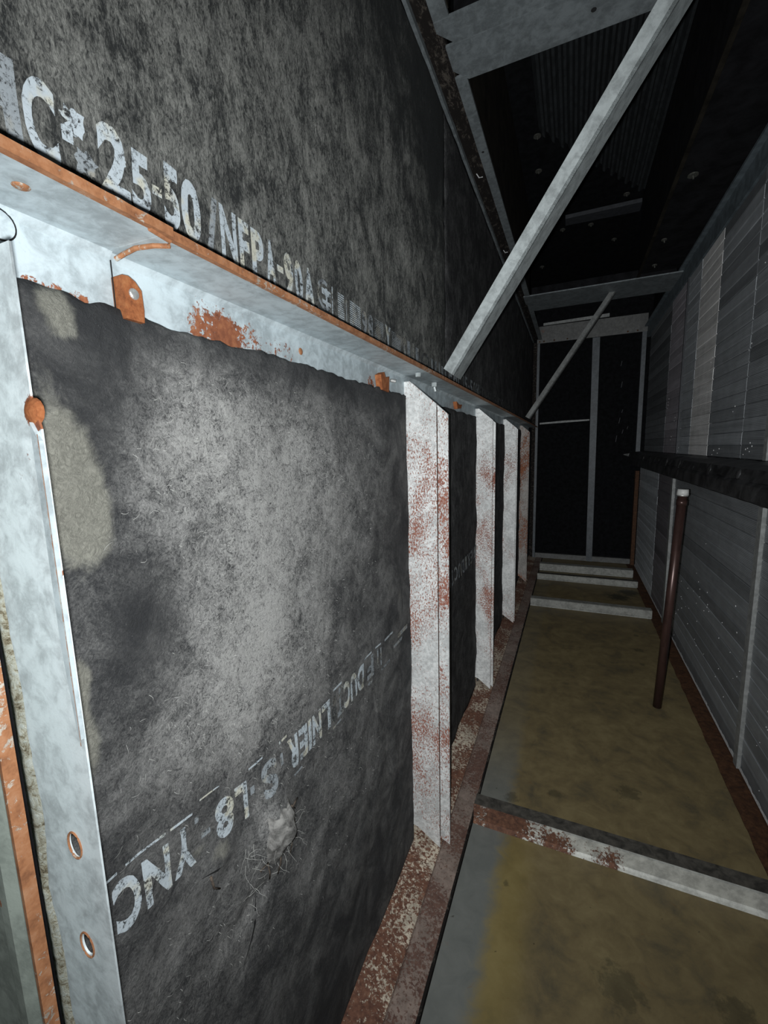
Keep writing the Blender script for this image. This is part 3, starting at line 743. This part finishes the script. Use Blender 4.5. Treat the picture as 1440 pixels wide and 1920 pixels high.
# ------------------------------------------------------------------ bottom sill of the left wall
ts = thing('bottom_sill', 'rusty mottled sill running along the foot of the left wall', 'sill', (-.8, 1.0, -3.0))
def strip(name, prof, y0, y1, mat, parent, step=.05, jit=.004, smooth=False, label=None):
    n = int((y1 - y0) / step); k = len(prof); V, F = [], []
    for i in range(n + 1):
        y = y0 + (y1 - y0) * i / n
        for q, (x, z) in enumerate(prof): V.append((x + jit * nz(y * 6, q, 3), y, z + jit * nz(y * 6, q, 8)))
    for i in range(n):
        for q in range(k): F.append((i * k + q, i * k + (q + 1) % k, (i + 1) * k + (q + 1) % k, (i + 1) * k + q))
    F += [tuple(range(k)), tuple(range(n * k + k - 1, n * k - 1, -1))]
    return mesh(name, V, F, mat, parent, smooth=smooth, label=label)
strip('sloped_face', [(-1.05, -2.95), (-.99, -2.962), (-.815, -2.992), (-.80, -3.01), (-1.05, -3.03)], .35, 12.0, M['sill'], ts, .08)
strip('flat_flange', [(-.812, -2.990), (-.80, -2.980), (-.645, -2.986), (-.640, -3.03), (-.812, -3.03)], .35, 12.0, M['sill_flat'], ts, .08, .003)
strip('flange_edge', [(-.652, -2.984), (-.638, -2.984), (-.636, -3.03), (-.652, -3.03)], .35, 12.0, M['grimy'], ts, .08, .002)

# ------------------------------------------------------------------ cross bars on the floor
def floor_bar(y0, d, h, lab, mat, top, x0=-.63, x1=1.36):
    t = thing('floor_bar', lab, 'bar', (0.4, y0, -3.0))
    n = 40; V, F = [], []
    for i in range(n + 1):
        x = x0 + (x1 - x0) * i / n
        V += [(x, y0 - .01, -2.999), (x, y0 + .004 * nz(x * 9, 2), -3 + h * .12), (x, y0 + .012, -3 + h * .2), (x, y0 + .012 + .003 * nz(x * 12, 1), -3 + h), (x, y0 + .03, -3 + h)]
        V += [(x, y0 + .03, -2.999)]
    for i in range(n):
        for q in range(6): F.append((i * 6 + q, i * 6 + (q + 1) % 6, (i + 1) * 6 + (q + 1) % 6, (i + 1) * 6 + q))
    F += [tuple(range(6)), tuple(range(n * 6 + 5, n * 6 - 1, -1))]
    mesh('front_face', V, F, mat, t)
    mesh('top_flange', *box(x0, x1, y0 + .03, y0 + d, -3 + h - .016, -3 + h + .002), top, t)
    mesh('rear_face', *box(x0, x1, y0 + d - .012, y0 + d, -2.999, -3 + h - .016), mat, t)
    return t
floor_bar(3.05, .14, .145, 'nearest floor cross bar, white streaked with rust, dirty dark top', M['bar'], M['bar_top'])
floor_bar(8.22, .16, .14, 'clean pale cross bar on the floor two thirds along', M['bar_far'], M['bar_far'])
floor_bar(9.98, .14, .13, 'stained pale cross bar just before the end wall step', M['bar_far'], M['bar_top'])
floor_bar(10.75, .2, .16, 'last pale cross bar against the foot of the end wall', M['bar_far'], M['bar_far'])
debris = mesh('metal_scrap', *join(prism([(1.33, 3.28), (1.45, 3.22), (1.47, 3.52), (1.40, 3.56)], 'z', -2.995, -2.93), prism([(1.38, 3.3), (1.40, 3.3), (1.45, 3.5), (1.42, 3.5)], 'z', -2.93, -2.88)), M['rust_dark'], origin=(1.4, 3.4, -3))
tag(debris, 'small bent rusty scrap on the floor at the right edge, behind the near cross bar', 'scrap')

# ------------------------------------------------------------------ diagonal braces (angle iron)
def brace(A, B, w1, w2, lab, mt='brace', name='diagonal_brace'):
    t = thing(name, lab, 'brace', A)
    A = Vector(A); B = Vector(B); d = (B - A).normalized(); u = Vector((0, 1, 0)).cross(d).normalized(); th = .018
    yv = Vector((0, 1, 0))
    def leg(o0, o1, thick):
        P = [A + o0, A + o1, A + o1 + thick, A + o0 + thick, B + o0, B + o1, B + o1 + thick, B + o0 + thick]
        return [tuple(p) for p in P], [(0, 1, 2, 3), (7, 6, 5, 4), (0, 4, 5, 1), (1, 5, 6, 2), (2, 6, 7, 3), (3, 7, 4, 0)]
    mesh('front_leg', *leg(-u * w1, Vector((0, 0, 0)), yv * th), M[mt], t)
    mesh('side_leg', *leg(Vector((0, 0, 0)), yv * w2, -u * th), M[mt], t)
    return t
brace((-.775, 3.009, .503), (.93, 2.46, 2.73), .088, .206, 'long pale diagonal angle-iron brace rising from the rail to the upper right, nearest')
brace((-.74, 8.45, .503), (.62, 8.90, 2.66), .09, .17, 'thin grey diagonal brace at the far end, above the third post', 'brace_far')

# ------------------------------------------------------------------ ceiling framing
tl = thing('ceiling_angle', 'long ceiling angle on the left, grimy strip between two pale edges', 'frame', (-.9, 3, 2.65))
strip('wall_edge', [(-1.01, 2.615), (-.985, 2.615), (-.985, 2.66), (-1.01, 2.66)], -.5, 12.0, M['frame'], tl, .08, .003)
strip('grimy_strip', [(-.99, 2.655), (-.86, 2.66), (-.86, 2.70), (-1.05, 2.70)], -.5, 12.0, M['grimy'], tl, .08, .004)
strip('flange', [(-.868, 2.645), (-.785, 2.645), (-.785, 2.665), (-.868, 2.665)], 3.44, 11.9, M['frame'], tl, .2, .001)
strip('flange', [(-.890, 2.645), (-.790, 2.645), (-.790, 2.665), (-.890, 2.665)], -.5, 3.0, M['frame'], tl, .2, .001)
for yy_ in (4.6, 6.4): mesh('nail', *tube([(-.95, yy_, 2.655), (-.93, yy_ + .03, 2.63), (-.90, yy_ + .05, 2.64)], .005, 5), M['chalk'], tl)
mesh('screw_hole', *cyl((-.83, 4.3, 2.6435), (-.83, 4.3, 2.646), .012, 12), M['crack'], tl)
# sides of the roof recesses
for (a, b) in ((3.5, 8.40), (-.5, 2.95)):
    struct(mesh('trim_1', *box(-.80, -.785, a, b, 2.667, 3.9), M['brownish']))
    struct(mesh('trim_2', *box(.88, .895, a, b, 2.667, 3.9), M['blackish']))
struct(mesh('trim_3', *box(.897, 1.45, -.5, 8.4, 2.70, 2.74), M['blackish']))
struct(mesh('trim_4', *box(.86, .90, -.5, 8.4, 2.65, 2.667), M['brownish']))
def xbeam(y0, y1, yg, lab, mat, x1=1.5, hole=None):
    t = thing('ceiling_beam', lab, 'beam', (0, y0, 2.65))
    def fl(a, b, ch0, ch1, z):
        return prism([(-.890 + ch0, a), (x1, a), (x1, b), (-.890 + ch1, b), (-.890 + ch0, b - .11)], 'z', z, z + .018)
    mesh('flange', *fl(y0, yg - .008, 0, .092, 2.640), mat, t)
    mesh('flange', *fl(yg + .008, y1, .025, .115, 2.646), mat, t)
    mesh('upright_web', *box(-.80, x1, yg - .03, yg + .03, 2.668, 2.95), M['blackish'], t)
    if hole: mesh('bolt_hole', *cyl((hole[0], hole[1], 2.6445), (hole[0], hole[1], 2.6475), .016, 14), M['crack'], t)
    return t
xbeam(2.975, 3.48, 3.165, 'nearest grey ceiling beam at the top of the picture with one bolt hole', M['frame'], hole=(.03, 3.32))
xbeam(8.42, 9.36, 8.98, 'second grey ceiling beam where the thin brace ends', M['frame'])
tb_ = thing('ceiling_beam', 'stained deep beam across the top of the end wall', 'beam', (0, 11.88, 2.55))
mesh('face_plate', *box(-.90, 1.50, 11.88, 11.91, 2.56, 2.96), M['frame_dirty'], tb_)
strip_ = mesh('white_strip', *prism([(-.76, 2.975), (.70, 2.985), (.70, 3.06), (-.76, 3.03)], 'y', 11.86, 11.90), M['seam'], tb_, label='flaking white strip on the beam')
for k, x_ in enumerate((-.84, -.74, -.5, -.2, 1.1, 1.3)):
    mesh('rust_spot', *dome((x_, 11.88, 2.60 + .01 * k % 3 * .01), (0, -1, 0), .02, .004, 8, 2), M['rust_dark'], tb_)
# ribbed deck above the first opening
V, F = [], []
nr = 13; x0d, x1d = -.50, .87
for i in range(nr * 4 + 1):
    u = i / (nr * 4); x = x0d + (x1d - x0d) * u
    ph = i % 4; zz = 3.78 if ph in (0, 3) else 3.86
    yend = 6.0 + 2.05 * u + (.28 if ph in (1, 2) else 0)
    V += [(x, 3.6, zz), (x, yend, zz), (x, 3.6, 3.9), (x, yend, 3.9)]
for i in range(nr * 4):
    a = i * 4; b = a + 4
    F += [(a, a + 1, b + 1, b), (a + 1, a + 3, b + 3, b + 1), (a, b, b + 2, a + 2), (a + 2, b + 2, b + 3, a + 3)]
F += [(0, 2, 3, 1), (nr * 16, nr * 16 + 1, nr * 16 + 3, nr * 16 + 2)]
tag(mesh('ribbed_deck', V, F, M['deck'], origin=(.2, 5, 3.8)), 'dark ribbed metal deck with a toothed slanting end, up in the ceiling opening', 'metal deck')
tag(mesh('ceiling_strip', *prism([(-.24, 8.55), (.90, 8.55), (.90, 8.85), (-.24, 8.80)], 'z', 3.84, 3.90), M['seam_dim'], origin=(.3, 8.7, 3.85)), 'thin grey strip across the black ceiling beyond the ribbed deck', 'strip')
pins = [(-.54, 6.34, 3.9), (-.575, 7.08, 3.9), (.65, 8.30, 3.9), (-.295, 9.05, 3.9), (.17, 9.08, 3.9), (1.03, 7.15, 2.69), (1.055, 8.05, 2.69), (1.03, 5.65, 2.69), (-.74, 10.6, 3.9), (.70, 7.3, 3.0), (.6, 9.9, 3.9)]
where = ['left of the ribbed deck, upper one', 'left of the ribbed deck, lower one', 'at the right corner of the ribbed deck', 'left end of the thin strip', 'middle of the thin strip',
         'left of the blue-grey coil frame', 'nearest the second ceiling beam', 'largest, at upper right', 'far left near the thin brace', 'on the side of the opening', 'close to second beam']
for k, ((x, y, z), wh) in enumerate(zip(pins, where)):
    if k == 9: continue
    t = thing('insulation_pin', 'round pin washer on the ceiling ' + wh, 'pin', (x, y, z), 'insulation pins on the ceiling')
    r = .048 if k == 7 else .034
    if z > 3: r = .046
    mesh('washer', *cyl((x, y, z - .002), (x, y, z - .014), r, 14), M['pin'], t)
    mesh('pin_tip', *cyl((x, y, z - .014), (x + .005, y, z - .045), .008, 6), M['pin'], t)

# ------------------------------------------------------------------ end wall frame
te = thing('end_frame', 'grey frame on the black end wall, one middle upright', 'frame', (0, 12, -3))
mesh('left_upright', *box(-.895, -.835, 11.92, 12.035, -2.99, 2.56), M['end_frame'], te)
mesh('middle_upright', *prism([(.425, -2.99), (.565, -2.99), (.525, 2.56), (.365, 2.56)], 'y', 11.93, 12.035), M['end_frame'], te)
mesh('right_upright', *box(1.40, 1.49, 11.88, 12.035, -.2, 2.56), M['end_frame'], te)
mesh('rusty_upright', *box(1.42, 1.50, 11.85, 12.035, -2.99, -.65), M['rust_dark'], te, label='rust-brown lower right upright')
mesh('bottom_member', *box(-.83, 1.42, 11.95, 12.035, -2.99, -2.86), M['frame_dirty'], te)
mesh('corner_web', *box(-.99, -.895, 11.95, 12.035, -2.99, 2.6), M['grimy'], te)
t = mesh('white_tape', *prism([(-.80, .56), (.37, .60), (.37, .635), (-.2, .63), (-.80, .60)], 'y', 11.99, 12.03), M['seam'], te, label='thin white strip across the left half')
for (x, z, h) in ((1.0, 1.85, .12), (1.03, 1.35, .14), (1.07, .75, .08), (1.02, .5, .14), (1.1, .25, .1), (1.2, .35, .07), (.97, .05, .16)):
    mesh('scratch', *prism([(x, z), (x + .012, z + .01), (x + .03, z + h), (x + .02, z + h)], 'y', 12.032, 12.039), M['seam_dim'], wb)

# ------------------------------------------------------------------ coil banks on the right
band_me = {}
def band_mesh():
    v, f = join(box(0, .05, 0, 1, .0, 1), )
    # slightly cambered front edge so that rows read one by one
    v = [(0.0, 0, .06), (0.0, 1, .06), (.006, 0, 0), (.006, 1, 0), (.0, 0, .94), (.0, 1, .94), (.006, 0, 1), (.006, 1, 1), (.06, 0, 0), (.06, 1, 0), (.06, 0, 1), (.06, 1, 1)]
    f = [(0, 1, 5, 4), (2, 3, 1, 0), (4, 5, 7, 6), (8, 9, 3, 2), (6, 7, 11, 10), (8, 2, 0, 4, 6, 10), (3, 9, 11, 7, 5, 1), (9, 8, 10, 11)]
    me = bpy.data.meshes.new('fin_row'); me.from_pydata([(x * S, y * S, z * S) for x, y, z in v], [], f)
    bm = bmesh.new(); bm.from_mesh(me); bmesh.ops.recalc_face_normals(bm, faces=bm.faces); bm.to_mesh(me); bm.free()
    me.materials.append(M['fins']); return me
BM = band_mesh()
def coil(name, lab, z0, z1, nrow, cols, xf=1.51):
    t = thing(name, lab, 'coil', (1.55, 2.0, z0))
    b = base_of(t)
    mesh('casing', *box(1.575, 1.60, cols[0][0], cols[-1][1], z0, z1), M['coil_frame'], t)
    dz = (z1 - z0) / nrow
    for (y0, y1, tone, var, tint) in cols:
        for r in range(nrow):
            o = bpy.data.objects.new('fin_row', BM); link(o, t)
            zb = z0 + r * dz
            o.location = W(xf + random.uniform(0, .003), y0, zb) - b
            o.scale = (1, y1 - y0, dz - .004)
            k = tone * (1 + random.uniform(-var, var))
            if y0 > 2 and nrow == 20 and y0 < 6.3 and r in (16, 15, 12, 9): k *= 1.5
            o.color = (k * tint[0], k * tint[1], k * tint[2], 1)
    return t
grey = (.95, 1.0, 1.05); warm = (1.02, 1.0, .98); plum = (1.05, .98, 1.06)
tu = coil('upper_coil', 'upper finned coil bank on the right wall with one pale bright column', -.17, 2.42, 20, [
    (-.5, 2.6, 0.330, .3, grey), (2.62, 4.56, 0.301, .35, grey), (4.64, 5.25, 0.319, .3, grey), (5.26, 6.40, 0.411, .45, grey), (6.41, 7.30, 1.05, .10, warm),
    (7.31, 8.00, 0.60, .15, grey), (8.06, 9.15, 0.55, .2, plum), (9.16, 11.4, 0.246, .35, grey)])
mesh('seam_strip', *box(1.488, 1.52, 4.565, 4.635, -.17, 1.3), M['seam'], tu, label='pale vertical seam strip')
mesh('seam_strip', *box(1.492, 1.52, 8.01, 8.05, -.17, 2.42), M['seam_dim'], tu)
tl_ = coil('lower_coil', 'lower finned coil bank on the right wall with white corrosion specks', -2.97, -.55, 16, [
    (-.5, 2.6, 0.284, .2, grey), (2.62, 4.50, 0.284, .2, grey), (4.60, 7.98, 0.295, .3, grey), (8.12, 9.40, 0.237, .25, plum), (9.41, 11.8, 0.807, .18, grey)])
mesh('seam_strip', *box(1.482, 1.52, 4.505, 4.595, -2.98, -.56), M['seam'], tl_, label='pale vertical seam strip near the camera')
mesh('seam_strip', *box(1.475, 1.52, 7.99, 8.11, -2.98, -.56), M['seam'], tl_)
V, F = [], []
n = 220
for i in range(n + 1):
    y = 2.0 + 9.8 * i / n; h = .025 + .03 * max(0, nz(y * 8, 3)) + .02 * nz(y * 30, 1)
    V += [(1.497, y, -2.970), (1.502, y, -2.970 + max(.006, h))]
mesh('corroded_edge', V, [(2 * i, 2 * i + 2, 2 * i + 3, 2 * i + 1) for i in range(n)], M['chalk'], tl_, label='chalky white corroded bottom edge')
parts = []
for k in range(70):
    y = random.uniform(3.2, 8.2); z = random.gauss(-2.2, .4); z = max(-2.95, min(-1.2, z)); r = random.uniform(.003, .010)
    parts.append(dome((1.507, y, z), (-1, 0, 0), r, .006, 6, 2))
o = mesh('corrosion_specks', *join(*parts), M['chalk'], tl_); o['kind'] = 'stuff'
parts = []
for (y, z) in [(4.95, -.05), (5.0, -.02), (5.1, -.08), (5.5, .35), (5.2, .9), (5.9, -.08), (6.1, -.1), (7.9, -.08), (8.3, .4), (5.0, 1.6), (6.45, 1.0), (8.9, .75), (8.95, .65), (8.5, .1)]:
    parts.append(dome((1.505, y, z), (-1, 0, 0), .009, .006, 6, 2)); parts.append(dome((1.505, y + .05, z - .05), (-1, 0, 0), .006, .006, 6, 2))
o = mesh('corrosion_specks', *join(*parts), M['chalk'], tu); o['kind'] = 'stuff'
tcf = thing('coil_top_frame', 'blue-grey strip along the top of the upper coil', 'frame', (1.5, 5, 2.5))
mesh('frame_strip', *box(1.498, 1.56, -.5, 11.9, 2.425, 2.66), M['coil_frame'], tcf)
mesh('frame_fold', *prism([(1.44, 2.66), (1.56, 2.66), (1.56, 2.69), (1.44, 2.69)], 'y', -.5, 11.9), M['coil_frame'], tcf)

# tarred beam between the banks
tt = thing('support_beam', 'black tarred beam running between the two coil banks', 'beam', (1.35, 3, -.35))
strip('upper_face', [(1.50, -.175), (1.34, -.185), (1.24, -.215), (1.215, -.30), (1.50, -.30)], .5, 11.6, M['beam'], tt, .12, .014)
strip('lower_face', [(1.225, -.30), (1.20, -.33), (1.195, -.44), (1.24, -.455), (1.50, -.46), (1.50, -.30)], .5, 11.3, M['beam'], tt, .12, .010)
strip('drip_edge', [(1.50, -.462), (1.44, -.47), (1.46, -.548), (1.50, -.548)], .5, 11.6, M['beam'], tt, .12, .006)
mesh('end_tip', *cyl((1.25, 11.6, -.26), (1.14, 11.75, -.25), .045, 8, .01), M['seam'], tt, label='pale tapered tip of the beam')
for k in range(9):
    y = 3.6 + k * .7 + .4 * nz(k * 3.3, 1)
    mesh('tar_lump', *dome((1.225, y, -.27 + .03 * nz(y, 2)), (-1, 0, .2), random.uniform(.03, .07), .012, 7, 3), M['beam'], tt, smooth=True)

# pipe prop
tp = thing('pipe_prop', 'slim brown pipe prop with a white cap standing on the floor under the black beam', 'pipe', (.996, 5.368, -3))
pa, pb = Vector((.996, 5.368, -3)), Vector((1.088, 5.36, -.50))
dd = (pb - pa).normalized()
mesh('pipe', *cyl(pa, pb - dd * .05, .044, 20), M['pipe'], tp, smooth=False)
mesh('collar', *cyl(pb - dd * .16, pb - dd * .10, .050, 20), M['pipe'], tp)
mesh('collar', *cyl(pb - dd * .06, pb - dd * .045, .052, 20), M['steel'], tp)
mesh('cap', *cyl(pb - dd * .05, pb + dd * .012, .056, 20, .05), M['cap'], tp, label='white cap')

# rusty pan edge along the right side of the floor
tr = thing('pan_edge', 'rusty brown pan edge along the floor below the lower coil', 'pan edge', (1.43, 5, -3))
strip('rust_strip', [(1.345, -3.03), (1.345, -2.992), (1.40, -2.985), (1.50, -2.99), (1.50, -3.03)], -.5, 12.0, M['rust_dark'], tr, .06, .012)

for o in bpy.data.objects:
    if o.type == 'MESH' and o.name.startswith(('pipe', 'collar', 'cap')):
        for p in o.data.polygons:
            if len(p.vertices) == 4: p.use_smooth = True
